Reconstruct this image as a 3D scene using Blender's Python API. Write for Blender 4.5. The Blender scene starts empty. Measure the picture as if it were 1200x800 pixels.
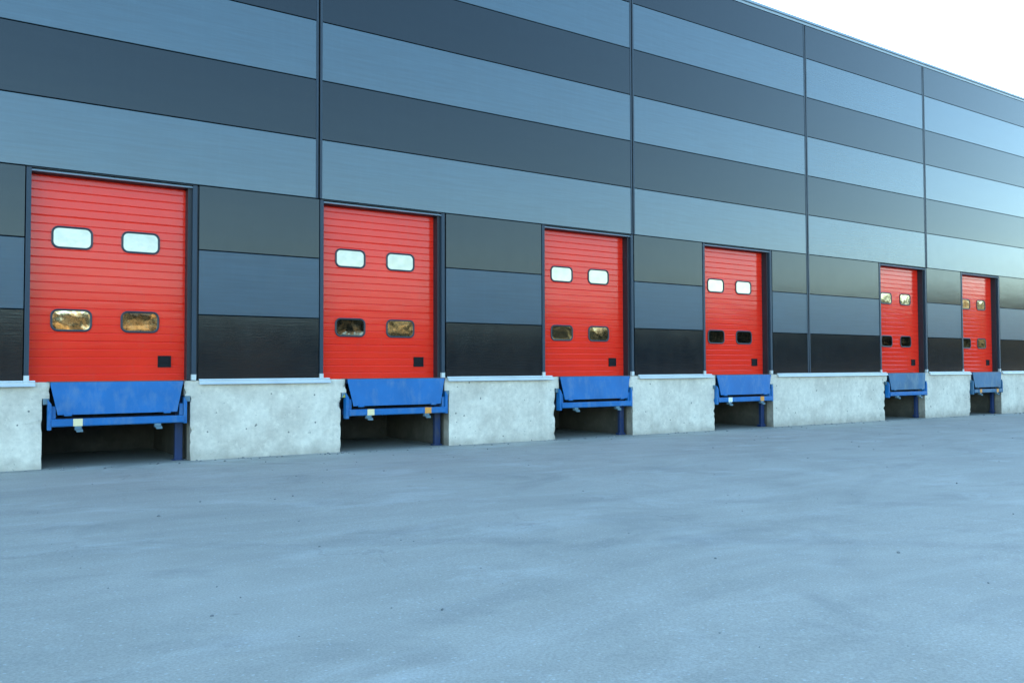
import bpy, bmesh, math, random
from mathutils import Vector, Matrix, noise
R = math.radians
random.seed(7)
sc = bpy.context.scene
COL = sc.collection

# ------------------------------------------------------------------ camera
cam_d = bpy.data.cameras.new("camera")
cam = bpy.data.objects.new("camera", cam_d)
COL.objects.link(cam)
yaw, pit, rol = R(34.21), R(1.78), R(-0.20)
fw = Vector((math.sin(yaw)*math.cos(pit), math.cos(yaw)*math.cos(pit), math.sin(pit)))
rt0 = Vector((math.cos(yaw), -math.sin(yaw), 0))
up0 = rt0.cross(fw)
rt = rt0*math.cos(rol) + up0*math.sin(rol)
up = rt.cross(fw)
m = Matrix((rt, up, -fw)).transposed().to_4x4()
m.translation = Vector((0, -13.533, 1.415))
cam.matrix_world = m
cam_d.sensor_width = 36
cam_d.lens = 30.0
cam_d.clip_start = 0.05
cam_d.clip_end = 3000
sc.camera = cam

# ------------------------------------------------------------------ light
SUN_EL, SUN_AZ = 14.0, 64.0       # azimuth measured from +Y towards +X (behind the warehouse)
w = bpy.data.worlds.new("World")
sc.world = w
w.use_nodes = True
nt = w.node_tree
sky = nt.nodes.new("ShaderNodeTexSky")
sky.sky_type = 'NISHITA'
sky.sun_disc = False
sky.sun_elevation = R(SUN_EL)
sky.sun_rotation = R(SUN_AZ)
sky.air_density = 1.0
sky.dust_density = 0.4
sky.ozone_density = 2.2
bg = nt.nodes["Background"]
bg.inputs[1].default_value = 0.15
tint = nt.nodes.new("ShaderNodeMix")          # the slightly teal air of the evening
tint.data_type, tint.blend_type = 'RGBA', 'MULTIPLY'
tint.inputs[0].default_value = 1.0
tint.inputs[7].default_value = (0.93, 1.02, 0.98, 1)
nt.links.new(sky.outputs[0], tint.inputs[6])
nt.links.new(tint.outputs[2], bg.inputs[0])
sl = bpy.data.lights.new("sun", 'SUN')
sl.energy = 4.5
sl.angle = R(0.5)
sl.color = (1.0, 0.86, 0.66)
so = bpy.data.objects.new("sun", sl)
COL.objects.link(so)
sd = Vector((math.sin(R(SUN_AZ))*math.cos(R(SUN_EL)), math.cos(R(SUN_AZ))*math.cos(R(SUN_EL)), math.sin(R(SUN_EL))))
so.rotation_euler = sd.to_track_quat('Z', 'Y').to_euler()
so.location = (0, 60, 40)
vs = sc.view_settings
vs.view_transform = 'Standard'
vs.look = 'None'
vs.exposure = 2.72
vs.gamma = 1.0
vs.use_curve_mapping = False

# ------------------------------------------------------------------ materials
def mat(name):
    mt = bpy.data.materials.new(name)
    mt.use_nodes = True
    return mt, mt.node_tree.nodes, mt.node_tree.links, mt.node_tree.nodes["Principled BSDF"]

def N(ns, t, **kw):
    n = ns.new(t)
    for k, v in kw.items():
        if k.startswith("i_"):
            n.inputs[int(k[2:]) if k[2:].isdigit() else k[2:].replace("_", " ")].default_value = v
        else:
            setattr(n, k, v)
    return n

def rgba(c): return (c[0], c[1], c[2], 1)

def coords(ns, ls, scale=(1, 1, 1), world=True):
    mp = N(ns, "ShaderNodeMapping")
    mp.inputs["Scale"].default_value = scale
    if world:
        g = N(ns, "ShaderNodeNewGeometry")
        ls.new(g.outputs["Position"], mp.inputs[0])
    else:
        g = N(ns, "ShaderNodeTexCoord")
        ls.new(g.outputs["Object"], mp.inputs[0])
    return mp.outputs[0]

def noise_ramp(ns, ls, vec, scale, detail, lo, hi, c0, c1, dist=0.0, rough=0.55):
    n = N(ns, "ShaderNodeTexNoise")
    n.inputs["Scale"].default_value = scale
    n.inputs["Detail"].default_value = detail
    n.inputs["Roughness"].default_value = rough
    n.inputs["Distortion"].default_value = dist
    ls.new(vec, n.inputs["Vector"])
    r = N(ns, "ShaderNodeValToRGB")
    r.color_ramp.elements[0].position = lo
    r.color_ramp.elements[1].position = hi
    r.color_ramp.elements[0].color = rgba(c0)
    r.color_ramp.elements[1].color = rgba(c1)
    ls.new(n.outputs["Fac"], r.inputs[0])
    return r.outputs[0], n.outputs["Fac"]

def mixc(ns, ls, a, b, fac, mode='MIX'):
    x = N(ns, "ShaderNodeMix", data_type='RGBA', blend_type=mode)
    for s, v in ((0, fac), (6, a), (7, b)):
        if hasattr(v, "is_output"):
            ls.new(v, x.inputs[s])
        elif s == 0:
            x.inputs[s].default_value = v
        else:
            x.inputs[s].default_value = rgba(v)
    return x.outputs[2]

def bump(ns, ls, bs, h, strength, dist, prev=None):
    b = N(ns, "ShaderNodeBump")
    b.inputs["Strength"].default_value = strength
    b.inputs["Distance"].default_value = dist
    ls.new(h, b.inputs["Height"])
    if prev is not None:
        ls.new(prev, b.inputs["Normal"])
    ls.new(b.outputs[0], bs.inputs["Normal"])
    return b.outputs[0]

def painted(name, col, rough=0.4, var=0.12, metallic=0.0, spec=0.5, grain=0.0, coat=0.0, ior=1.5, dirt=None):
    mt, ns, ls, bs = mat(name)
    v = coords(ns, ls)
    c, f = noise_ramp(ns, ls, v, 1.7, 6, 0.3, 0.7, [x*(1-var) for x in col], [min(1, x*(1+var)) for x in col])
    if dirt:
        dc, amt, scl = dirt
        f2, _ = noise_ramp(ns, ls, coords(ns, ls, (1, 1, .45)), scl, 8, 0.5, 0.75, (0, 0, 0), (amt, amt, amt), rough=.65)
        c = mixc(ns, ls, c, dc, f2)
    ls.new(c, bs.inputs["Base Color"])
    bs.inputs["Roughness"].default_value = rough
    bs.inputs["Metallic"].default_value = metallic
    bs.inputs["IOR"].default_value = ior
    bs.inputs["Coat Weight"].default_value = coat
    bs.inputs["Coat Roughness"].default_value = 0.12
    if grain:
        n = N(ns, "ShaderNodeTexNoise")
        n.inputs["Scale"].default_value = 90
        ls.new(v, n.inputs["Vector"])
        bump(ns, ls, bs, n.outputs["Fac"], grain, 0.004)
    return mt

def panel_mat(name, col, rough, ior, metallic=0.0):
    """coil-coated sandwich panel: micro ribs, slight waviness of the sheet, faint run-off streaks"""
    mt, ns, ls, bs = mat(name)
    c, _ = noise_ramp(ns, ls, coords(ns, ls, (.6, 1, .9)), 1.1, 5, .3, .7, [x*.93 for x in col], [x*1.07 for x in col])
    st, _ = noise_ramp(ns, ls, coords(ns, ls, (5, 1, .18)), 2.2, 5, .52, .8, (0, 0, 0), (.22, .22, .22), rough=.6)
    c = mixc(ns, ls, c, [x*1.25+.01 for x in col], st)
    hs, _ = noise_ramp(ns, ls, coords(ns, ls, (.05, 1, 1)), 22, 5, .35, .65, (.86, .86, .86), (1.14, 1.14, 1.14), rough=.7)
    c = mixc(ns, ls, c, hs, 1.0, 'MULTIPLY')
    ls.new(c, bs.inputs["Base Color"])
    rr, _ = noise_ramp(ns, ls, coords(ns, ls, (2, 1, 1)), 2.0, 4, .3, .7, (rough*.9,)*3, (rough*1.12,)*3)
    ls.new(rr, bs.inputs["Roughness"])
    bs.inputs["IOR"].default_value = ior
    bs.inputs["Metallic"].default_value = metallic
    wv = N(ns, "ShaderNodeTexWave", wave_type='BANDS', bands_direction='Z')
    wv.inputs["Scale"].default_value = 6.0
    wv.inputs["Distortion"].default_value = 0.0
    ls.new(coords(ns, ls), wv.inputs["Vector"])
    b1 = bump(ns, ls, bs, wv.outputs["Fac"], 0.015, 0.002)
    n = N(ns, "ShaderNodeTexNoise")
    n.inputs["Scale"].default_value = 1.3
    n.inputs["Detail"].default_value = 2
    ls.new(coords(ns, ls, (.35, 1, 1.5)), n.inputs["Vector"])
    b2 = bump(ns, ls, bs, n.outputs["Fac"], 0.16, 0.012, b1)
    g = N(ns, "ShaderNodeTexNoise")
    g.inputs["Scale"].default_value = 55
    g.inputs["Detail"].default_value = 3
    ls.new(coords(ns, ls, (.07, 1, 1)), g.inputs["Vector"])
    bump(ns, ls, bs, g.outputs["Fac"], 0.13, 0.003, b2)
    return mt

M_LIGHT = panel_mat("light_panel_paint", (.020, .050, .072), .19, 1.80)
M_LIGHT_DIM = panel_mat("dimmed_ribbed_panel_paint", (.020, .046, .072), .32, 1.58)  # ribbed finish; gloss cut to build dimmer reflections into the lower light row
M_DARK = panel_mat("dark_panel_paint", (.001, .005, .009), .14, 1.51)
M_TRIM = painted("casing_paint", (.020, .034, .052), .42, .08, ior=1.4)
M_JAMB = painted("jamb_paint", (.008, .009, .014), .5, .15)
M_HEAD = painted("drip_strip_paint", (.20, .25, .29), .4, .08)
M_BLACK = painted("joint_void", (.008, .008, .009), .8, .1)
M_RUBBER = painted("rubber", (.018, .02, .03), .45, .1)
M_GALV = painted("galvanised_sheet", (.52, .55, .55), .38, .08, metallic=.35)
M_CAP = painted("parapet_paint", (.16, .22, .28), .35, .06, ior=1.8)
M_ROOF = painted("roof_membrane", (.25, .25, .25), .8, .1)
M_BLUE = painted("blue_paint", (.006, .115, .33), .42, .14, ior=1.4, grain=.15, dirt=((.15, .22, .30), .45, 7.0))
M_BLUE_DULL = painted("faded_blue_paint", (.03, .11, .21), .5, .2, ior=1.4, grain=.2, dirt=((.14, .20, .23), .8, 5.0))
M_BLUE_SHADE = painted("blue_paint_shaded", (.006, .024, .095), .5, .25, grain=.2, dirt=((.05, .05, .06), .8, 6.0))  # blue paint with the pit's shade put into the colour, plus grime
M_STEEL = painted("plate_steel", (.12, .20, .25), .5, .2, metallic=.3, dirt=((.10, .06, .04), .7, 9.0))
M_CREAM = painted("cream_reflector", (.75, .62, .36), .35, .06)
M_WHITE = painted("white_reflector", (.75, .78, .76), .35, .06)
M_ORANGE = painted("orange_reflector", (.70, .28, .05), .35, .08)
M_HANDLE = painted("handle_plastic", (.006, .006, .008), .6, .1, ior=1.3)
M_RUST = painted("rusty_edge", (.16, .10, .08), .7, .3, dirt=((.05, .07, .12), .7, 7.0))

def red_mat():
    mt, ns, ls, bs = mat("red_door_paint")
    v = coords(ns, ls)
    c, _ = noise_ramp(ns, ls, v, 1.3, 5, .3, .7, (.76, .021, .009), (.84, .027, .011))
    f, _ = noise_ramp(ns, ls, coords(ns, ls, (3, 1, .5)), 4.0, 8, .55, .85, (0, 0, 0), (.16, .16, .16), rough=.65)
    c = mixc(ns, ls, c, (.34, .10, .08), f)
    ls.new(c, bs.inputs["Base Color"])
    bs.inputs["Roughness"].default_value = .13
    bs.inputs["IOR"].default_value = 1.44
    n = N(ns, "ShaderNodeTexNoise")
    n.inputs["Scale"].default_value = 2.5
    ls.new(coords(ns, ls, (.5, 1, 2.0)), n.inputs["Vector"])
    b = bump(ns, ls, bs, n.outputs["Fac"], .22, .01)
    g = N(ns, "ShaderNodeTexNoise")
    g.inputs["Scale"].default_value = 120
    ls.new(coords(ns, ls), g.inputs["Vector"])
    bump(ns, ls, bs, g.outputs["Fac"], .08, .003, b)
    return mt
M_RED = red_mat()

def pane_mat(name, hi, lo):
    mt, ns, ls, bs = mat(name)
    v = coords(ns, ls)
    c, _ = noise_ramp(ns, ls, v, 6, 5, .35, .8, hi, lo)
    ls.new(c, bs.inputs["Base Color"])
    bs.inputs["Metallic"].default_value = 1.0
    bs.inputs["Roughness"].default_value = .05
    n = N(ns, "ShaderNodeTexNoise")
    n.inputs["Scale"].default_value = 7
    ls.new(v, n.inputs["Vector"])
    bump(ns, ls, bs, n.outputs["Fac"], .12, .01)
    return mt
M_PANE = pane_mat("mirror_glazing", (.33, .305, .27), (.27, .25, .215))
M_PANE_DARK = pane_mat("dark_interior_glazing", (.13, .14, .145), (.09, .095, .10))  # unlit interior behind clear glass, put into the pane colour
M_PANE_CREAM = pane_mat("cream_reflection_glazing", (.44, .38, .27), (.34, .29, .20))  # pale warm reflection tinted into the pane colour
M_PANE_LOW = pane_mat("amber_reflection_glazing", (.78, .72, .58), (.55, .50, .40))  # golden reflection brightened and warmed through the pane colour

def concrete_mat(name, lo, hi):
    mt, ns, ls, bs = mat(name)
    v = coords(ns, ls)
    c, f = noise_ramp(ns, ls, v, 1.6, 10, .36, .62, lo, hi, dist=.4, rough=.62)
    mo, _ = noise_ramp(ns, ls, v, 11, 8, .35, .65, (.89, .89, .89), (1.08, 1.08, 1.08), rough=.72)
    c = mixc(ns, ls, c, mo, 1.0, 'MULTIPLY')
    po, _ = noise_ramp(ns, ls, v, 34, 4, .66, .72, (0, 0, 0), (.55, .55, .55), rough=.6)
    c = mixc(ns, ls, c, (.14, .14, .135), po)
    # vertical run-off stains
    s, _ = noise_ramp(ns, ls, coords(ns, ls, (4.5, 4.5, .5)), 1.6, 6, .5, .8, (0, 0, 0), (.25, .25, .25), rough=.6)
    c = mixc(ns, ls, c, [x*.62 for x in lo], s)
    # pale lime patches
    p, _ = noise_ramp(ns, ls, v, 4.2, 8, .56, .72, (0, 0, 0), (.7, .7, .7), rough=.75)
    c = mixc(ns, ls, c, [min(1, x*1.22) for x in hi], p)
    # blow holes
    vo = N(ns, "ShaderNodeTexVoronoi", feature='F1')
    vo.inputs["Scale"].default_value = 7.0
    ls.new(v, vo.inputs["Vector"])
    hole = N(ns, "ShaderNodeMapRange")
    hole.inputs[1].default_value = .08
    hole.inputs[2].default_value = .13
    hole.inputs[3].default_value = 1
    hole.inputs[4].default_value = 0
    dn = N(ns, "ShaderNodeTexNoise")
    dn.inputs["Scale"].default_value = 30
    ls.new(v, dn.inputs["Vector"])
    ad = N(ns, "ShaderNodeMath", operation='MULTIPLY_ADD')
    ls.new(dn.outputs["Fac"], ad.inputs[0])
    ad.inputs[1].default_value = .12
    ls.new(vo.outputs["Distance"], ad.inputs[2])
    sb = N(ns, "ShaderNodeMath", operation='SUBTRACT')
    ls.new(ad.outputs[0], sb.inputs[0])
    sb.inputs[1].default_value = .055
    ls.new(sb.outputs[0], hole.inputs[0])
    # only some of the cells carry a hole
    wc = N(ns, "ShaderNodeSeparateColor")
    ls.new(vo.outputs["Color"], wc.inputs[0])
    gt = N(ns, "ShaderNodeMath", operation='GREATER_THAN')
    ls.new(wc.outputs[0], gt.inputs[0])
    gt.inputs[1].default_value = .55
    mu = N(ns, "ShaderNodeMath", operation='MULTIPLY')
    ls.new(gt.outputs[0], mu.inputs[0])
    ls.new(hole.outputs[0], mu.inputs[1])
    mu2 = N(ns, "ShaderNodeMath", operation='MULTIPLY')
    ls.new(mu.outputs[0], mu2.inputs[0])
    mu2.inputs[1].default_value = .8
    # larger honeycombed pits, few and irregular
    b1, _ = noise_ramp(ns, ls, v, 9.0, 3, .70, .735, (0, 0, 0), (.75, .75, .75), rough=.5)
    c = mixc(ns, ls, c, (.09, .095, .095), b1)
    # damp, dirty foot
    sx = N(ns, "ShaderNodeSeparateXYZ")
    ls.new(v, sx.inputs[0])
    fn = N(ns, "ShaderNodeTexNoise")
    fn.inputs["Scale"].default_value = 3.5
    fn.inputs["Detail"].default_value = 7
    ls.new(v, fn.inputs["Vector"])
    fa = N(ns, "ShaderNodeMath", operation='MULTIPLY_ADD')
    ls.new(fn.outputs["Fac"], fa.inputs[0])
    fa.inputs[1].default_value = -.55
    ls.new(sx.outputs[2], fa.inputs[2])
    fr_ = N(ns, "ShaderNodeMapRange")
    ls.new(fa.outputs[0], fr_.inputs[0])
    fr_.inputs[1].default_value = -.34
    fr_.inputs[2].default_value = -.06
    fr_.inputs[3].default_value = .7
    fr_.inputs[4].default_value = 0
    c = mixc(ns, ls, c, [x*.5 for x in lo], fr_.outputs[0])
    c = mixc(ns, ls, c, (.07, .075, .08), mu2.outputs[0])
    ls.new(c, bs.inputs["Base Color"])
    bs.inputs["Roughness"].default_value = .88
    b = bump(ns, ls, bs, f, .5, .03)
    inv = N(ns, "ShaderNodeMath", operation='SUBTRACT')
    inv.inputs[0].default_value = 1
    ls.new(mu.outputs[0], inv.inputs[1])
    b = bump(ns, ls, bs, inv.outputs[0], .5, .012, b)
    g = N(ns, "ShaderNodeTexNoise")
    g.inputs["Scale"].default_value = 60
    g.inputs["Detail"].default_value = 6
    ls.new(v, g.inputs["Vector"])
    bump(ns, ls, bs, g.outputs["Fac"], .25, .008, b)
    return mt
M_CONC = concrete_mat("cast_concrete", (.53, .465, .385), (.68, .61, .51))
M_SIDE = concrete_mat("shaded_stained_concrete", (.17, .15, .125), (.30, .27, .23))  # stains, plus the shadowy tone of the pit sides put into the colour
M_PIT = concrete_mat("shaded_pit_concrete", (.07, .065, .055), (.11, .10, .085))  # dirty pit walls, with the recess's darkness put into the colour

def ground_mat():
    mt, ns, ls, bs = mat("worn_asphalt")
    v = coords(ns, ls)
    c, f = noise_ramp(ns, ls, v, .55, 9, .30, .70, (.30, .29, .247), (.375, .362, .312), dist=.8, rough=.6)
    # scraped / driven streaks, two directions
    def streak(rot, sx, sy, scale, lo, hi, amt):
        mp = N(ns, "ShaderNodeMapping")
        mp.inputs["Rotation"].default_value = (0, 0, R(rot))
        mp.inputs["Scale"].default_value = (sx, sy, 1)
        # bend the tracks
        g = N(ns, "ShaderNodeNewGeometry")
        wn = N(ns, "ShaderNodeTexNoise")
        wn.inputs["Scale"].default_value = .09
        wn.inputs["Detail"].default_value = 1
        ls.new(g.outputs["Position"], wn.inputs["Vector"])
        va = N(ns, "ShaderNodeVectorMath", operation='MULTIPLY_ADD')
        ls.new(wn.outputs["Color"], va.inputs[0])
        va.inputs[1].default_value = (4, 4, 0)
        ls.new(g.outputs["Position"], va.inputs[2])
        ls.new(va.outputs[0], mp.inputs[0])
        return noise_ramp(ns, ls, mp.outputs[0], scale, 6, lo, hi, (0, 0, 0), (amt,)*3, rough=.6)[0]
    s1 = streak(12, .25, 1.5, 1.4, .50, .76, .28)
    c = mixc(ns, ls, c, (.20, .21, .19), s1)
    s2 = streak(-28, .18, 1.6, 1.7, .52, .78, .30)
    c = mixc(ns, ls, c, (.47, .475, .44), s2)
    s3 = streak(62, .14, 1.9, 1.2, .54, .76, .26)
    c = mixc(ns, ls, c, (.205, .215, .195), s3)
    # pale dusty patches
    p, _ = noise_ramp(ns, ls, coords(ns, ls, (.7, 1.1, 1)), 1.1, 10, .55, .70, (0, 0, 0), (.5, .5, .5), rough=.66, dist=.5)
    c = mixc(ns, ls, c, (.46, .46, .425), p)
    p2, _ = noise_ramp(ns, ls, coords(ns, ls, (.8, 1.0, 1)), .8, 9, .56, .68, (0, 0, 0), (.42, .42, .42), rough=.62, dist=.8)
    c = mixc(ns, ls, c, (.20, .205, .185), p2)
    # small oil drips
    od, _ = noise_ramp(ns, ls, v, 2.6, 3, .715, .75, (0, 0, 0), (.38, .38, .38), rough=.5)
    c = mixc(ns, ls, c, (.12, .12, .11), od)
    # tyre arcs of turning trucks, worn and broken up
    tn, _ = noise_ramp(ns, ls, v, .9, 8, .42, .66, (0, 0, 0), (1, 1, 1), rough=.7)
    for (ax, ay, rad, wd_, amt) in ((17, -24, 16.2, .13, .30), (17, -24, 18.3, .13, .26), (-6, -24, 19.0, .12, .26),
                                    (-6, -24, 21.1, .12, .24), (24, -19, 12.6, .12, .26), (9, -33, 24.6, .14, .24), (9, -33, 26.7, .14, .24)):
        ds = N(ns, "ShaderNodeVectorMath", operation='DISTANCE')
        g0 = N(ns, "ShaderNodeNewGeometry")
        ls.new(g0.outputs["Position"], ds.inputs[0])
        ds.inputs[1].default_value = (ax, ay, 0)
        sb0 = N(ns, "ShaderNodeMath", operation='SUBTRACT')
        ls.new(ds.outputs["Value"], sb0.inputs[0])
        sb0.inputs[1].default_value = rad
        ab = N(ns, "ShaderNodeMath", operation='ABSOLUTE')
        ls.new(sb0.outputs[0], ab.inputs[0])
        mr = N(ns, "ShaderNodeMapRange", interpolation_type='SMOOTHSTEP')
        ls.new(ab.outputs[0], mr.inputs[0])
        mr.inputs[1].default_value = wd_*.5
        mr.inputs[2].default_value = wd_*1.4
        mr.inputs[3].default_value = amt
        mr.inputs[4].default_value = 0
        ml = N(ns, "ShaderNodeMath", operation='MULTIPLY')
        ls.new(mr.outputs[0], ml.inputs[0])
        ls.new(tn, ml.inputs[1])
        c = mixc(ns, ls, c, (.15, .155, .145), ml.outputs[0])
    # a few hairline cracks
    cn = N(ns, "ShaderNodeTexNoise")
    cn.inputs["Scale"].default_value = 1.1
    cn.inputs["Detail"].default_value = 6
    ls.new(v, cn.inputs["Vector"])
    cv = N(ns, "ShaderNodeVectorMath", operation='MULTIPLY_ADD')
    ls.new(cn.outputs["Color"], cv.inputs[0])
    cv.inputs[1].default_value = (1.6, 1.6, 0)
    ls.new(v, cv.inputs[2])
    ce = N(ns, "ShaderNodeTexVoronoi", feature='DISTANCE_TO_EDGE')
    ce.inputs["Scale"].default_value = .23
    ls.new(cv.outputs[0], ce.inputs["Vector"])
    cm = N(ns, "ShaderNodeMapRange")
    ls.new(ce.outputs["Distance"], cm.inputs[0])
    cm.inputs[1].default_value = .0008
    cm.inputs[2].default_value = .0032
    cm.inputs[3].default_value = .22
    cm.inputs[4].default_value = 0
    cb, _ = noise_ramp(ns, ls, v, .35, 4, .46, .58, (0, 0, 0), (1, 1, 1))
    cx_ = N(ns, "ShaderNodeMath", operation='MULTIPLY')
    ls.new(cm.outputs[0], cx_.inputs[0])
    ls.new(cb, cx_.inputs[1])
    c = mixc(ns, ls, c, (.10, .10, .095), cx_.outputs[0])
    # dirt gathered along the foot of the concrete
    sy = N(ns, "ShaderNodeSeparateXYZ")
    ls.new(v, sy.inputs[0])
    fn = N(ns, "ShaderNodeTexNoise")
    fn.inputs["Scale"].default_value = 1.8
    fn.inputs["Detail"].default_value = 8
    fn.inputs["Roughness"].default_value = .65
    ls.new(coords(ns, ls, (.7, 1.6, 1)), fn.inputs["Vector"])
    fa = N(ns, "ShaderNodeMath", operation='MULTIPLY_ADD')
    ls.new(fn.outputs["Fac"], fa.inputs[0])
    fa.inputs[1].default_value = 1.5
    ls.new(sy.outputs[1], fa.inputs[2])
    fr_ = N(ns, "ShaderNodeMapRange")
    ls.new(fa.outputs[0], fr_.inputs[0])
    fr_.inputs[1].default_value = .45
    fr_.inputs[2].default_value = .85
    fr_.inputs[3].default_value = 0
    fr_.inputs[4].default_value = .6
    c = mixc(ns, ls, c, (.16, .165, .15), fr_.outputs[0])
    # aggregate grain
    g1, gf = noise_ramp(ns, ls, v, 70, 4, .35, .68, (.82, .82, .82), (1.15, 1.15, 1.15), rough=.7)
    c = mixc(ns, ls, c, g1, 1.0, 'MULTIPLY')
    vo = N(ns, "ShaderNodeTexVoronoi", feature='F1')
    vo.inputs["Scale"].default_value = 38
    ls.new(v, vo.inputs["Vector"])
    sp = N(ns, "ShaderNodeSeparateColor")
    ls.new(vo.outputs["Color"], sp.inputs[0])
    gt = N(ns, "ShaderNodeMath", operation='GREATER_THAN')
    ls.new(sp.outputs[1], gt.inputs[0])
    gt.inputs[1].default_value = .9
    lt = N(ns, "ShaderNodeMath", operation='LESS_THAN')
    ls.new(vo.outputs["Distance"], lt.inputs[0])
    lt.inputs[1].default_value = .3
    mu = N(ns, "ShaderNodeMath", operation='MULTIPLY')
    ls.new(gt.outputs[0], mu.inputs[0])
    ls.new(lt.outputs[0], mu.inputs[1])
    mu2 = N(ns, "ShaderNodeMath", operation='MULTIPLY')
    ls.new(mu.outputs[0], mu2.inputs[0])
    mu2.inputs[1].default_value = .28
    c = mixc(ns, ls, c, (.58, .62, .63), mu2.outputs[0])
    ls.new(c, bs.inputs["Base Color"])
    bs.inputs["Roughness"].default_value = .82
    b = bump(ns, ls, bs, f, .35, .05)
    bump(ns, ls, bs, gf, .25, .008, b)
    return mt
M_GROUND = ground_mat()
M_GRIT = painted("grit_stone", (.16, .165, .165), .9, .5)

# ------------------------------------------------------------------ mesh helpers
def link(name, me, parent=None, mats=()):
    o = bpy.data.objects.new(name, me)
    COL.objects.link(o)
    for m_ in mats:
        me.materials.append(m_)
    if parent is not None:
        o.parent = parent
    return o

class MB:
    def __init__(s): s.bm = bmesh.new()
    def box(s, x0, x1, y0, y1, z0, z1, mi=0):
        vs_ = [s.bm.verts.new((x, y, z)) for x in (x0, x1) for y in (y0, y1) for z in (z0, z1)]
        for q in ((0, 1, 3, 2), (4, 6, 7, 5), (0, 4, 5, 1), (2, 3, 7, 6), (0, 2, 6, 4), (1, 5, 7, 3)):
            f = s.bm.faces.new([vs_[i] for i in q])
            f.material_index = mi
        return vs_
    def prism(s, pts, x0, x1, mi=0):
        """(y,z) profile extruded along x"""
        a = [s.bm.verts.new((x0, y, z)) for y, z in pts]
        b = [s.bm.verts.new((x1, y, z)) for y, z in pts]
        n = len(pts)
        for i in range(n):
            f = s.bm.faces.new((a[i], a[(i+1) % n], b[(i+1) % n], b[i])); f.material_index = mi
        f = s.bm.faces.new(a[::-1]); f.material_index = mi
        f = s.bm.faces.new(b); f.material_index = mi
    def slab(s, pts, y0, y1, mi=0, dy=None):
        """(x,z) outline given thickness along y; dy(x,z) shifts it"""
        d = dy or (lambda x, z: 0)
        a = [s.bm.verts.new((x, y0+d(x, z), z)) for x, z in pts]
        b = [s.bm.verts.new((x, y1+d(x, z), z)) for x, z in pts]
        n = len(pts)
        for i in range(n):
            f = s.bm.faces.new((a[i], b[i], b[(i+1) % n], a[(i+1) % n])); f.material_index = mi
        f = s.bm.faces.new(a); f.material_index = mi
        f = s.bm.faces.new(b[::-1]); f.material_index = mi
    def build(s, name, mats, parent=None, bevel=0, smooth=False):
        bmesh.ops.recalc_face_normals(s.bm, faces=s.bm.faces[:])
        if bevel:
            bmesh.ops.bevel(s.bm, geom=s.bm.edges[:], offset=bevel, segments=2, profile=.5, affect='EDGES', clamp_overlap=True)
        me = bpy.data.meshes.new(name)
        s.bm.to_mesh(me)
        s.bm.free()
        if smooth:
            for p in me.polygons: p.use_smooth = True
        return link(name, me, parent, mats if isinstance(mats, (list, tuple)) else [mats])

def empty(name, loc=(0, 0, 0), label=None, cat=None, group=None, kind=None):
    o = bpy.data.objects.new(name, None)
    o.empty_display_size = .3
    COL.objects.link(o)
    o.location = loc
    if label: o["label"] = label
    if cat: o["category"] = cat
    if group: o["group"] = group
    if kind: o["kind"] = kind
    return o

# ------------------------------------------------------------------ ground
def gz(x): return 0.035 - 0.0038*x
g = MB()
xs = [-500, -60, -20, 0, 10, 20, 30, 60, 500]
gv = [[g.bm.verts.new((x, y, gz(max(-60, min(60, x))))) for y in (-34, -14, 0, 3, 600)] for x in xs]
for i in range(len(xs)-1):
    for j in range(4):
        g.bm.faces.new((gv[i][j], gv[i+1][j], gv[i+1][j+1], gv[i][j+1]))
go = g.build("yard_ground", M_GROUND)
go["kind"] = "structure"
go["label"] = "pale worn asphalt yard with streaks and dusty patches in front of the docks"

fld = MB()  # unseen dark ground, added so low reflections stay dark
fv = [[fld.bm.verts.new((x, y, gz(max(-60, min(60, x)))-.004)) for y in (-600, -200, -34)] for x in xs]
for i in range(len(xs)-1):
    for j in range(2):
        fld.bm.faces.new((fv[i][j], fv[i+1][j], fv[i+1][j+1], fv[i][j+1]))
fo = fld.build("added_field_ground", painted("added_field_soil", (.03, .028, .012), .95, .5))
fo["kind"] = "structure"
fo["label"] = "unseen dark field added beyond the yard to darken low reflections"

# loose grit and pebbles lying on the yard
gr = MB()
for i in range(520):
    if i < 190:                      # swept against the foot of the concrete
        x = random.uniform(.5, 29); y = -abs(random.gauss(0.03, .16)) - .03
        r = random.uniform(.006, .02)
    else:
        x = random.uniform(-1, 24); y = random.uniform(-11.5, -.4)
        r = random.choice((.003, .004, .006, .010)) * random.uniform(.7, 1.3)
    sx, sy, sz = r*random.uniform(.8, 1.6), r*random.uniform(.8, 1.6), r*random.uniform(.5, .9)
    mtx = Matrix.Translation((x, y, gz(x)+sz*.5)) @ Matrix.Rotation(random.uniform(0, 6.3), 4, 'Z') @ Matrix.Diagonal((sx, sy, sz, 1))
    res = bmesh.ops.create_icosphere(gr.bm, subdivisions=1, radius=1, matrix=mtx)
    for v_ in res['verts']:
        v_.co += Vector((random.uniform(-1, 1), random.uniform(-1, 1), random.uniform(-1, 1)))*r*.22
grit = gr.build("grit", M_GRIT)
grit["kind"] = "stuff"
grit["label"] = "loose grit and small pebbles scattered over the asphalt yard"

# ------------------------------------------------------------------ warehouse
WH = empty("warehouse", (14, 0, 0), "long warehouse clad in blue-grey and dark striped panels with six red dock doors", "warehouse")
class _P: pass
def part(o):
    """keep world placement while parented to the warehouse empty at x=14"""
    o.parent = WH
    o.matrix_parent_inverse = Matrix.Translation((-14, 0, 0))
    return o

DOCK = 1.245
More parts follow.
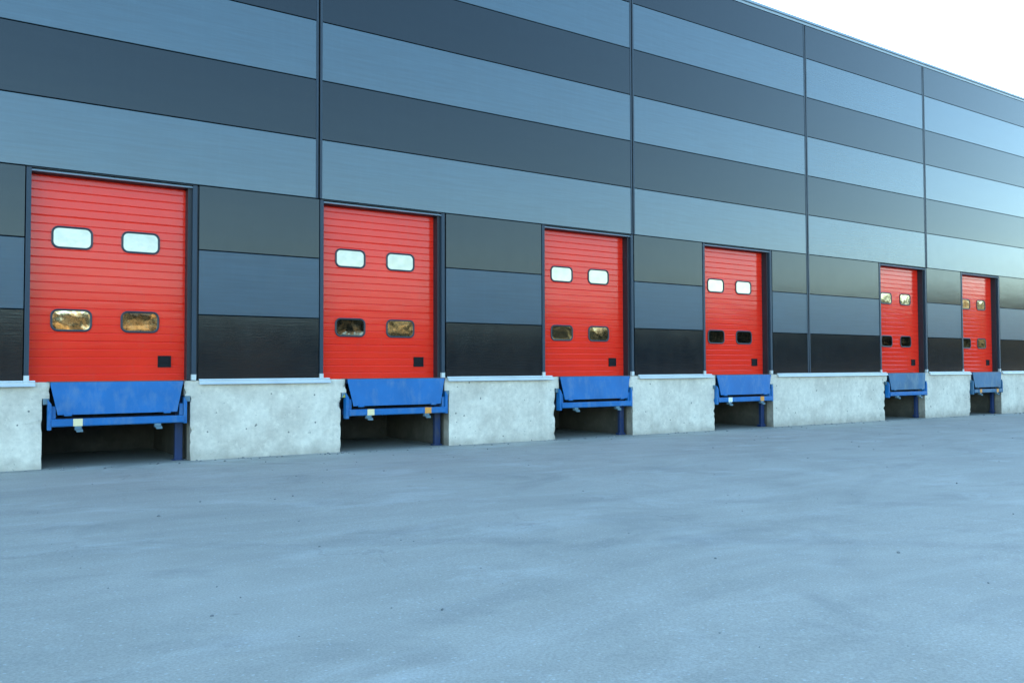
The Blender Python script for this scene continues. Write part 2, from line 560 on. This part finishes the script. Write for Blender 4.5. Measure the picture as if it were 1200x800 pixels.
# opening edges (x), pit (lower recess) edges, upper corbel edges
OPEN = [(1.05, 3.38), (5.33, 7.75), (9.92, 12.36), (14.44, 16.85), (21.28, 23.63), (25.48, 27.76)]
PIT = [(1.28, 3.27), (5.71, 7.81), (10.23, 12.29), (14.79, 16.84), (21.47, 23.45), (25.90, 27.76)]
PITU = [(1.37, 3.18), (5.81, 7.72), (10.33, 12.20), (14.83, 16.73), (21.59, 23.43), (25.98, 27.70)]
JOINTS = [-1.5, 5.31, 12.33, 18.22, 23.62, 29.9]
XL, XR = -26.0, 84.0
GAP = .005

def panel(x0, x1, k):
    z0, z1 = DOCK + k, DOCK + k + 1
    if k == 8: z1 = 10.09
    b = MB()
    # rebated top edge: a thin shadow line and a lip between neighbouring panels
    pts = [(.006, z0+.011), (0, z0+.016), (0, z1-.006), (.006, z1-.001), (.09, z1-.001), (.09, z0+.011)]
    b.prism(pts, x0, x1)
    part(b.build("wall_panel", (M_LIGHT_DIM if k == 1 else M_LIGHT) if k % 2 else M_DARK))

TR = .042
up_spans = [(XL, JOINTS[0])] + list(zip(JOINTS[:-1], JOINTS[1:])) + [(JOINTS[-1], XR)]
for (a, b_) in up_spans:
    for k in range(3, 9):
        panel(a + (TR if a > XL else 0), b_ - (TR if b_ < XR else 0), k)
low = [(XL, JOINTS[0]-TR), (JOINTS[0]+TR, OPEN[0][0]-.015)]
for i in range(6):
    a = OPEN[i][1]
    e = OPEN[i+1][0]-.015 if i < 5 else JOINTS[-1]-TR
    if i == 3:
        low += [(a, JOINTS[3]-TR), (JOINTS[3]+TR, e)]
    else:
        low.append((a, e))
low.append((JOINTS[-1]+TR, XR))
for (a, e) in low:
    for k in range(3):
        panel(a, e, k)

# dark backing behind the joints, open at the doors
bk = MB()
bk.box(XL, XR, .091, .16, DOCK+3.0, 10.05)
xx = XL
for (a, e) in OPEN:
    bk.box(xx, a-.004, .091, .16, DOCK+.01, DOCK+2.998)
    xx = e+.004
bk.box(xx, XR, .091, .16, DOCK+.01, DOCK+2.998)
part(bk.build("joint_backing", M_BLACK))

# vertical joint trims: two folded strips with an open black slot
for j, x in enumerate(JOINTS):
    t = MB()
    zb = DOCK+3.0 if j in (1, 2, 4) else DOCK+.02
    for s_ in (-1, 1):
        xa, xb = sorted((x + s_*.014, x + s_*(TR+.012)))
        t.box(xa, xb, -.006, -.002, zb+.012, 10.085)
        xa, xb = sorted((x + s_*.014, x + s_*.017))
        t.box(xa, xb, -.002, .088, zb+.012, 10.085, 1)
    part(t.build("joint_trim", [M_TRIM, M_BLACK]))

# parapet cap with its two shadow lines
pc = MB()
pc.prism([(-.015, 10.095), (-.02, 10.15), (-.03, 10.153), (-.055, 10.158), (-.055, 10.215), (-.03, 10.235), (.35, 10.25), (.35, 10.095)], XL-.05, XR+.05)
part(pc.build("parapet_cap", M_CAP))
rf = MB(); rf.box(XL+.1, XR-.1, .36, 24, 9.7, 9.9)
part(rf.build("roof", M_ROOF))
sw = MB(); sw.box(XL, XL+.2, .2, 24, -.6, 10.05)
part(sw.build("side_wall", M_DARK))
sw = MB(); sw.box(XR-.2, XR, .2, 24, -.6, 10.05)
part(sw.build("side_wall", M_DARK))
rw = MB(); rw.box(XL, XR, 24.0, 24.2, -.6, 10.05)
part(rw.build("rear_wall", M_DARK))

# ---- concrete plinth blocks with chipped arrises
def plinth(x0, x1, u0, u1):
    """lower face x0..x1, upper corbel u0..u1 (above z=1.01); front at y=.0, 2.6 m deep"""
    bm = bmesh.new()
    zs = [-.5, -.1, 0] + [i*.06 for i in range(1, 17)] + [1.0099, 1.0101] + [1.06, 1.12, 1.18, 1.238]
    long = (x1-x0) > 8
    n = int((x1-x0)/.25) if long else max(8, int((x1-x0)/.06))
    YF = .012
    def xa(z): return (u0 if z > 1.01 else x0)
    def xb(z): return (u1 if z > 1.01 else x1)
    def warp(x, y, z, edge):
        p = Vector((x*9, y*9, z*9))
        d = noise.noise(p)*.004
        e = noise.noise(Vector((x*3+7, y*3, z*7)))*.6 + noise.noise(Vector((x*3+7, y*3, z*23)))*.5
        return d, (max(0, e-.08)*.09 if edge else 0)
    cols = []
    for i in range(n+1):
        t = i/n
        col = []
        for z in zs:
            a, b = xa(z), xb(z)
            x = a + (b-a)*t
            d, e = warp(x, 0, z, i in (0, n))
            top = 0
            if z > 1.23: top = max(0, noise.noise(Vector((x*4, 3, 1)))-.15)*.03
            bx = (e if i == 0 else -e if i == n else 0)
            col.append(bm.verts.new((x+bx, YF+d + e*.6 + top, z)))
        cols.append(col)
    for i in range(n):
        for j in range(len(zs)-1):
            bm.faces.new((cols[i][j], cols[i+1][j], cols[i+1][j+1], cols[i][j+1]))
    # sides
    ys = [.05, .1, .2, .4, .9, 2.6]
    for col, fn, flip in ((cols[0], xa, 0), (cols[-1], xb, 1)):
        prev = col
        for y in ys:
            cur = [bm.verts.new((fn(z)+noise.noise(Vector((z*5, y*5, fn(z))))*.003, y, z)) for z in zs]
            for j in range(len(zs)-1):
                q = (prev[j], prev[j+1], cur[j+1], cur[j])
                f_ = bm.faces.new(q if not flip else q[::-1])
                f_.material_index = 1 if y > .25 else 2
            prev = cur
        if flip: last1 = prev; 
        else: last0 = prev
    # top
    bt = bm.verts.new((u0, 2.6, 1.238)); bt2 = bm.verts.new((u1, 2.6, 1.238))
    bm.faces.new([c[-1] for c in cols] + [bt2, bt])
    bmesh.ops.remove_doubles(bm, verts=bm.verts[:], dist=.00005)
    bmesh.ops.recalc_face_normals(bm, faces=bm.faces[:])
    me = bpy.data.meshes.new("plinth")
    bm.to_mesh(me); bm.free()
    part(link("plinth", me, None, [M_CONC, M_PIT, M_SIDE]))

lx, lu = XL, XL
for i in range(6):
    plinth(lx, PIT[i][0], lu, PITU[i][0])
    lx, lu = PIT[i][1], PITU[i][1]
plinth(lx, XR, lu, XR)
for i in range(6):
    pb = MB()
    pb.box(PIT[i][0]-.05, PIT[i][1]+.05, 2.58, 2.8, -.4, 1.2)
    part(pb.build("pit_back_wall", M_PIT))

# ---- sill flashing on the concrete, one length per pier
STRIP_R = [1.19, 5.51, 10.16, 14.70, 21.56, 25.90]   # right end of the length left of door i
STRIP_L = [3.39, 7.77, 12.45, 16.98, 23.66, 27.79]   # left end of the length right of door i
prof = [(.06, 1.275), (-.004, 1.262), (-.042, 1.25), (-.042, 1.222), (-.05, 1.214), (-.062, 1.196), (-.058, 1.192), (-.03, 1.21), (.005, 1.214), (.06, 1.214)]
prof = [(y, z-.012) for y, z in prof]
ends = [(XL, STRIP_R[0])] + [(STRIP_L[i], STRIP_R[i+1] if i < 5 else XR) for i in range(6)]
for a, b_ in ends:
    s_ = MB()
    # the flashing laps up behind the panels only where there are panels
    s_.prism([(min(y, -.0015), z) for y, z in prof if y < .01 or z > 1.25][:-1] + [(-.0015, 1.203)], a, b_)
    part(s_.build("sill_flashing", M_GALV))

# ---- door casings
def casing(xl, xr):
    zt = DOCK + 3.0
    c = MB()
    # side faces and returns (0 trim, 1 dark jamb, 2 red, 3 foot cover)
    # left
    c.box(xl, xl+.062, -.010, .10, DOCK+.09, zt-.012, 0)
    c.box(xl, xl+.060, .101, .188, DOCK, zt-.012, 1)
    # right: trim, dark track, red post stepping inwards
    c.box(xr-.100, xr-.035, -.010, .035, DOCK+.09, zt-.012, 0)
    c.box(xr-.163, xr-.002, .036, .188, DOCK, zt-.012, 1)
    # head: thin trim line, lit drip strip, dark soffit
    c.box(xl, xr-.036, -.014, .03, zt-.010, zt-.002, 1)
    c.prism([(-.012, zt-.052), (-.012, zt-.044), (.035, zt-.014), (.06, zt-.014), (.06, zt-.052)], xl+.064, xr-.102, 4)
    c.box(xl+.062, xr-.165, .062, .188, zt-.062, zt-.014, 1)
    # foot covers
    c.box(xl-.002, xl+.065, -.016, .09, DOCK+.002, DOCK+.089, 3)
    c.box(xr-.103, xr-.033, -.016, .034, DOCK+.002, DOCK+.089, 3)
    # small fixings on the dark track
    for z in (1.9, 2.7, 3.2, 3.75):
        c.box(xr-.166, xr-.163, .08, .11, z, z+.025, 0)
    part(c.build("door_casing", [M_TRIM, M_JAMB, M_RED, M_GALV, M_HEAD]))

def rrect(cx, cz, w_, h_, r, n=6):
    pts = []
    for (sx, sz, a0) in ((1, 1, 0), (-1, 1, 90), (-1, -1, 180), (1, -1, 270)):
        for i in range(n+1):
            a = R(a0 + 90*i/n)
            pts.append((cx + sx*(w_/2-r) + math.cos(a)*r, cz + sz*(h_/2-r) + math.sin(a)*r))
    return pts

PANES = [(M_PANE, M_PANE, M_PANE_LOW, M_PANE_LOW), (M_PANE, M_PANE, M_PANE_DARK, M_PANE_LOW),
         (M_PANE, M_PANE, M_PANE_LOW, M_PANE_LOW), (M_PANE, M_PANE, M_PANE_DARK, M_PANE_DARK),
         (M_PANE_CREAM, M_PANE_CREAM, M_PANE_DARK, M_PANE_DARK), (M_PANE_LOW, M_PANE_LOW, M_PANE_DARK, M_PANE_LOW)]
YD = .19                                   # face of the door leaf
def door(i, xl, xr):
    a, b_ = xl+.02, xr-.10
    z = DOCK-.016
    pts = []
    for s_ in range(5):
        for q in range(5):
            z0 = z + s_*.596 + q*.1192
            hw, dp = (.014, .012) if q == 0 else (.011, .008)
            if s_ == 0 and q == 0:
                pts.append((YD+.02, z0)); pts.append((YD, z0+.012))
            else:
                pts += [(YD, z0-hw), (YD+dp, z0+hw*.25), (YD+dp, z0+hw*.35), (YD, z0+hw*.75)]
    pts.append((YD, z+2.985))
    d = MB()
    pts += [(YD+.04, z+2.985), (YD+.04, z)]
    d.prism(pts, a, b_)
    leaf = part(d.build("dock_door", M_RED))
    def sub(o):
        o.parent = leaf
        return o
    w_ = xr-xl
    cxs = (xl + .259*w_, xl + .655*w_)
    ww, hh = .232*w_, .325
    n = 0
    for zc, lower in ((3.312, False), (2.122, True)):
        for cx in cxs:
            f = MB()
            o_ = rrect(cx, zc, ww, hh, .10)
            mdl = rrect(cx, zc, ww-.022, hh-.022, .09)
            in_ = rrect(cx, zc, ww-.058, hh-.058, .072)
            r0 = [f.bm.verts.new((x, YD+.001, q)) for x, q in o_]
            r1 = [f.bm.verts.new((x, YD-.012, q)) for x, q in o_]
            r1b = [f.bm.verts.new((x, YD-.017, q)) for x, q in mdl]
            r2 = [f.bm.verts.new((x, YD-.013, q)) for x, q in in_]
            r3 = [f.bm.verts.new((x, YD+.001, q)) for x, q in in_]
            L = len(o_)
            for A, B in ((r0, r1), (r1, r1b), (r1b, r2), (r2, r3)):
                for k in range(L):
                    f.bm.faces.new((A[k], A[(k+1) % L], B[(k+1) % L], B[k]))
            sub(f.build("window_frame", M_RUBBER))
            # pane: flat above, slightly dished and uneven below
            p = MB()
            rng = random.Random(i*17+n*5+3)
            tx, tz = rng.uniform(-.006, .006), rng.uniform(-.006, .006)
            dish = rng.choice((.006, .008, -.005)) if lower else rng.uniform(-.0012, .0012)
            if lower: tz = rng.uniform(-.012, .002)
            base = rrect(cx, zc, ww-.056, hh-.056, .073)
            rings = []
            for s in (1, .86, .72, .56, .4, .22):
                ring = []
                for (x, q) in base:
                    X, Z = cx+(x-cx)*s, zc+(q-zc)*s
                    u, v_ = (X-cx)/(ww/2), (Z-zc)/(hh/2)
                    y = YD-.005 + dish*.5*(1-min(1, u*u*.6+v_*v_*.25)) + tx*u*.27 + tz*v_*.15
                    y += noise.noise(Vector((X*6, Z*6, i+n)))*(.0022 if lower else .0005)
                    ring.append(p.bm.verts.new((X, min(y, YD-.001), Z)))
                rings.append(ring)
            for A, B in zip(rings[:-1], rings[1:]):
                for k in range(L):
                    p.bm.faces.new((A[k], A[(k+1) % L], B[(k+1) % L], B[k]))
            p.bm.faces.new(rings[-1])
            sub(p.build("window_pane", PANES[i][n], smooth=True))
            n += 1
    # recessed pull handle: black frame with a grip shelf
    hx0, hx1, hz0, hz1 = xl+.765*w_, xl+.846*w_, 1.445, 1.62
    h = MB()
    h.box(hx0, hx1, YD-.004, YD+.012, hz0, hz1)
    t = .018
    h.box(hx0, hx0+t, YD-.016, YD-.0045, hz0, hz1)
    h.box(hx1-t, hx1, YD-.016, YD-.0045, hz0, hz1)
    h.box(hx0+t, hx1-t, YD-.016, YD-.0045, hz1-t, hz1)
    h.box(hx0+t, hx1-t, YD-.016, YD-.0045, hz0, hz0+t)
    h.box(hx0+t, hx1-t, YD-.022, YD-.0045, hz0+.075, hz0+.09)
    sub(h.build("handle", M_HANDLE))
    # rubber bottom seal
    sl_ = MB()
    sl_.box(a, b_, YD-.004, YD+.03, DOCK-.03, z-.001)
    sub(sl_.build("bottom_seal", M_RUBBER))

for i, (xl, xr) in enumerate(OPEN):
    casing(xl, xr)
    door(i, xl, xr)

# interior floor edge (rusty nosing below each door)
for i, (xl, xr) in enumerate(OPEN):
    e = MB()
    e.box(PITU[i][0]-.02, PITU[i][1]+.02, -.012, .185, 1.2385, 1.2465)
    part(e.build("floor_nosing", M_RUST))

# ------------------------------------------------------------------ dock levellers
GRP = "blue dock levellers below the red doors"
LAB = ["blue dock leveller with a single cream reflector on its beam, in the widest-looking pit",
       "blue dock leveller with cream reflector left and orange right, under second red door from left",
       "clean blue dock leveller without any reflector, under the third red door from the left",
       "blue dock leveller with white and orange reflectors, under the fourth red door from left",
       "blue dock leveller without reflectors, under the fifth red door from the left",
       "blue dock leveller with two orange reflectors, smallest in view, under the rightmost red door"]
W0 = 1.86
def make_leveller():
    root = empty("dock_leveller")
    h = W0/2
    lip = MB()
    lean = lambda x, z: -.022*(1.236-z)/.46
    lip.slab([(-h+.005, 1.236), (h-.035, 1.236), (h-.035, 1.20), (h-.12, .778), (-h+.10, .778), (-h+.005, 1.20)], -.044, -.026, 0, lean)
    # hinge knuckles under the lip
    for x in (-.70, .66):
        lip.box(x-.05, x+.05, -.090, -.060, .762, .80, 0)
    # hinge tube along the top
    lp = lip.build("lip_plate", M_BLUE, root, bevel=.003)
    bm_ = MB()
    bm_.box(-h+.02, h-.02, -.075, -.005, .615, .722)
    bm_.box(-h+.02, h-.02, -.085, -.076, .625, .712)
    bm_.build("front_beam", M_BLUE, root, bevel=.004)
    for s_ in (-1, 1):
        sp = MB()
        x0, x1 = sorted((s_*(h-.022), s_*(h+.028)))
        sp.slab([(x0, .57 if s_ < 0 else .60), (x1, .57 if s_ < 0 else .60), (x1, .93), (x0, 1.0)], -.06, .06)
        x0, x1 = sorted((s_*(h-.08), s_*(h-.024)))
        sp.box(x0, x1, -.03, .05, .724, .90)
        sp.build("side_plate", M_BLUE, root, bevel=.003)
        if s_ > 0:
            lg = MB()
            lg.box(h-.085, h+.03, .22, .29, -.12, 1.10)
            lg.box(h-.12, h+.05, .20, .31, -.02, .032)
            lg.build("leg", M_BLUE_SHADE, root, bevel=.003)
        cp = MB()
        x0, x1 = sorted((s_*(h+.004), s_*(h+.085)))
        cp.box(x0, x1, -.012, .06, .925, 1.008)
        cp.build("corner_plate", M_STEEL, root, bevel=.003)
    for x in (-.56, .53):
        k = MB()
        k.box(x-.05, x+.04, -.095, -.02, .578, .614)
        k.slab([(x-.03, .535), (x+.055, .535), (x+.045, .578), (x-.05, .578)], -.13, -.095)
        k.box(x-.05, x+.045, -.13, -.02, .56, .577)
        k.build("lip_keeper", M_STEEL, root, bevel=.003)
    dk = MB()
    dk.box(-h+.01, h-.01, .035, 2.55, 1.16, 1.236)
    for x in (-.7, -.25, .25, .7):
        dk.box(x-.04, x+.04, .06, 2.5, 1.02, 1.159)
    dk.box(-h+.01, h-.01, -.03, .03, 1.19, 1.234)
    dk.build("deck", M_BLUE_SHADE, root)
    fr = MB()
    fr.box(-h+.05, h-.05, .30, .36, .62, .72)
    fr.build("rear_frame", M_BLUE_SHADE, root)
    return root

def reflector_mesh(name, mt):
    b = MB()
    b.box(-.062, .062, -.091, -.0855, .618, .722)
    b.bm.verts.ensure_lookup_table()
    bmesh.ops.recalc_face_normals(b.bm, faces=b.bm.faces[:])
    me = bpy.data.meshes.new(name); b.bm.to_mesh(me); b.bm.free()
    me.materials.append(mt)
    return me
RM = {k: reflector_mesh("reflector", m_) for k, m_ in (("c", M_CREAM), ("w", M_WHITE), ("o", M_ORANGE))}
RL = {"c": "cream square reflector", "w": "white square reflector", "o": "orange square reflector"}
REF = [[("c", -.57)], [("c", -.53), ("o", .55)], [], [("w", -.55), ("o", .53)], [], [("o", -.53), ("o", .55)]]

M_YELLOW = painted("yellow_sticker", (.42, .40, .04), .5, .15)
proto = make_leveller()
src = list(proto.children)
for i in range(6):
    if i == 0:
        root = proto
    else:
        root = proto.copy()
        COL.objects.link(root)
        for ch in src:
            c = ch.copy()
            COL.objects.link(c)
            c.parent = root
    if i >= 4:                        # the two farthest levellers are faded and dusty
        for ch in root.children:
            if ch.name.startswith("lip_plate") or (i == 5 and ch.name.startswith(("front_beam", "side_plate"))):
                ch.material_slots[0].link = 'OBJECT'
                ch.material_slots[0].material = M_BLUE_DULL
    a, b_ = PITU[i]
    root.location = ((a+b_)/2, 0, 0)
    root.scale = ((b_-a)/W0, 1, 1)
    root["label"] = LAB[i]
    root["category"] = "dock leveller"
    root["group"] = GRP
    if i == 1:
        st = MB()
        st.slab([(-W0/2-.078, .93), (-W0/2-.008, .93), (-W0/2-.012, 1.0)], -.0165, -.0125)
        so_ = st.build("warning_sticker", M_YELLOW, root)
        so_["label"] = "small yellow-green triangular sticker"
    for kind, x in REF[i]:
        o = bpy.data.objects.new("reflector", RM[kind])
        COL.objects.link(o)
        o.parent = root
        o.location = (x, 0, 0)
        o["label"] = RL[kind]

# ------------------------------------------------------------------ far wood across the yard (seen only in the reflections)
def leaf_mat():
    mt, ns, ls, bs = mat("sunlit_gold_foliage")
    c, _ = noise_ramp(ns, ls, coords(ns, ls), .13, 5, .46, .56, (.012, .014, .006), (.60, .40, .17), rough=.6)  # golden sunlit patches and dark gaps painted into the leaf colour
    ls.new(c, bs.inputs["Base Color"])
    bs.inputs["Roughness"].default_value = .8
    return mt
wd = MB()
rg = random.Random(5)
for k in range(300):
    ang = R(-112 + 104*k/300 + rg.uniform(-.3, .3))
    rad = rg.uniform(112, 138)
    cx, cy = 14 + math.cos(ang)*rad, math.sin(ang)*rad
    H = rg.uniform(9.5, 12.5)
    wd.box(cx-.15, cx+.15, cy-.15, cy+.15, -.6, H*.6)
    for q in range(130):
        t = rg.random()
        zz = .6 + (H-.6)*t
        rr = 2.6*math.sqrt(max(.05, 1-(2*t-.85)**2*.75))*rg.random()**.4
        a2 = rg.uniform(0, 6.283)
        p0 = Vector((cx+math.cos(a2)*rr, cy+math.sin(a2)*rr, zz))
        s = rg.uniform(.35, .8)
        d1 = Vector((rg.uniform(-1, 1), rg.uniform(-1, 1), rg.uniform(-1, 1))).normalized()
        d2 = d1.orthogonal().normalized()
        vs_ = [wd.bm.verts.new(p0 + d1*s*x + d2*s*.7*y) for x, y in ((1, 0), (0, 1), (-1, 0), (0, -1))]
        wd.bm.faces.new(vs_)
me = bpy.data.meshes.new("far_wood")
wd.bm.to_mesh(me); wd.bm.free()
wo = link("far_wood", me, None, [leaf_mat()])
wo["kind"] = "stuff"
wo["label"] = "low brown wood across the yard facing the warehouse"
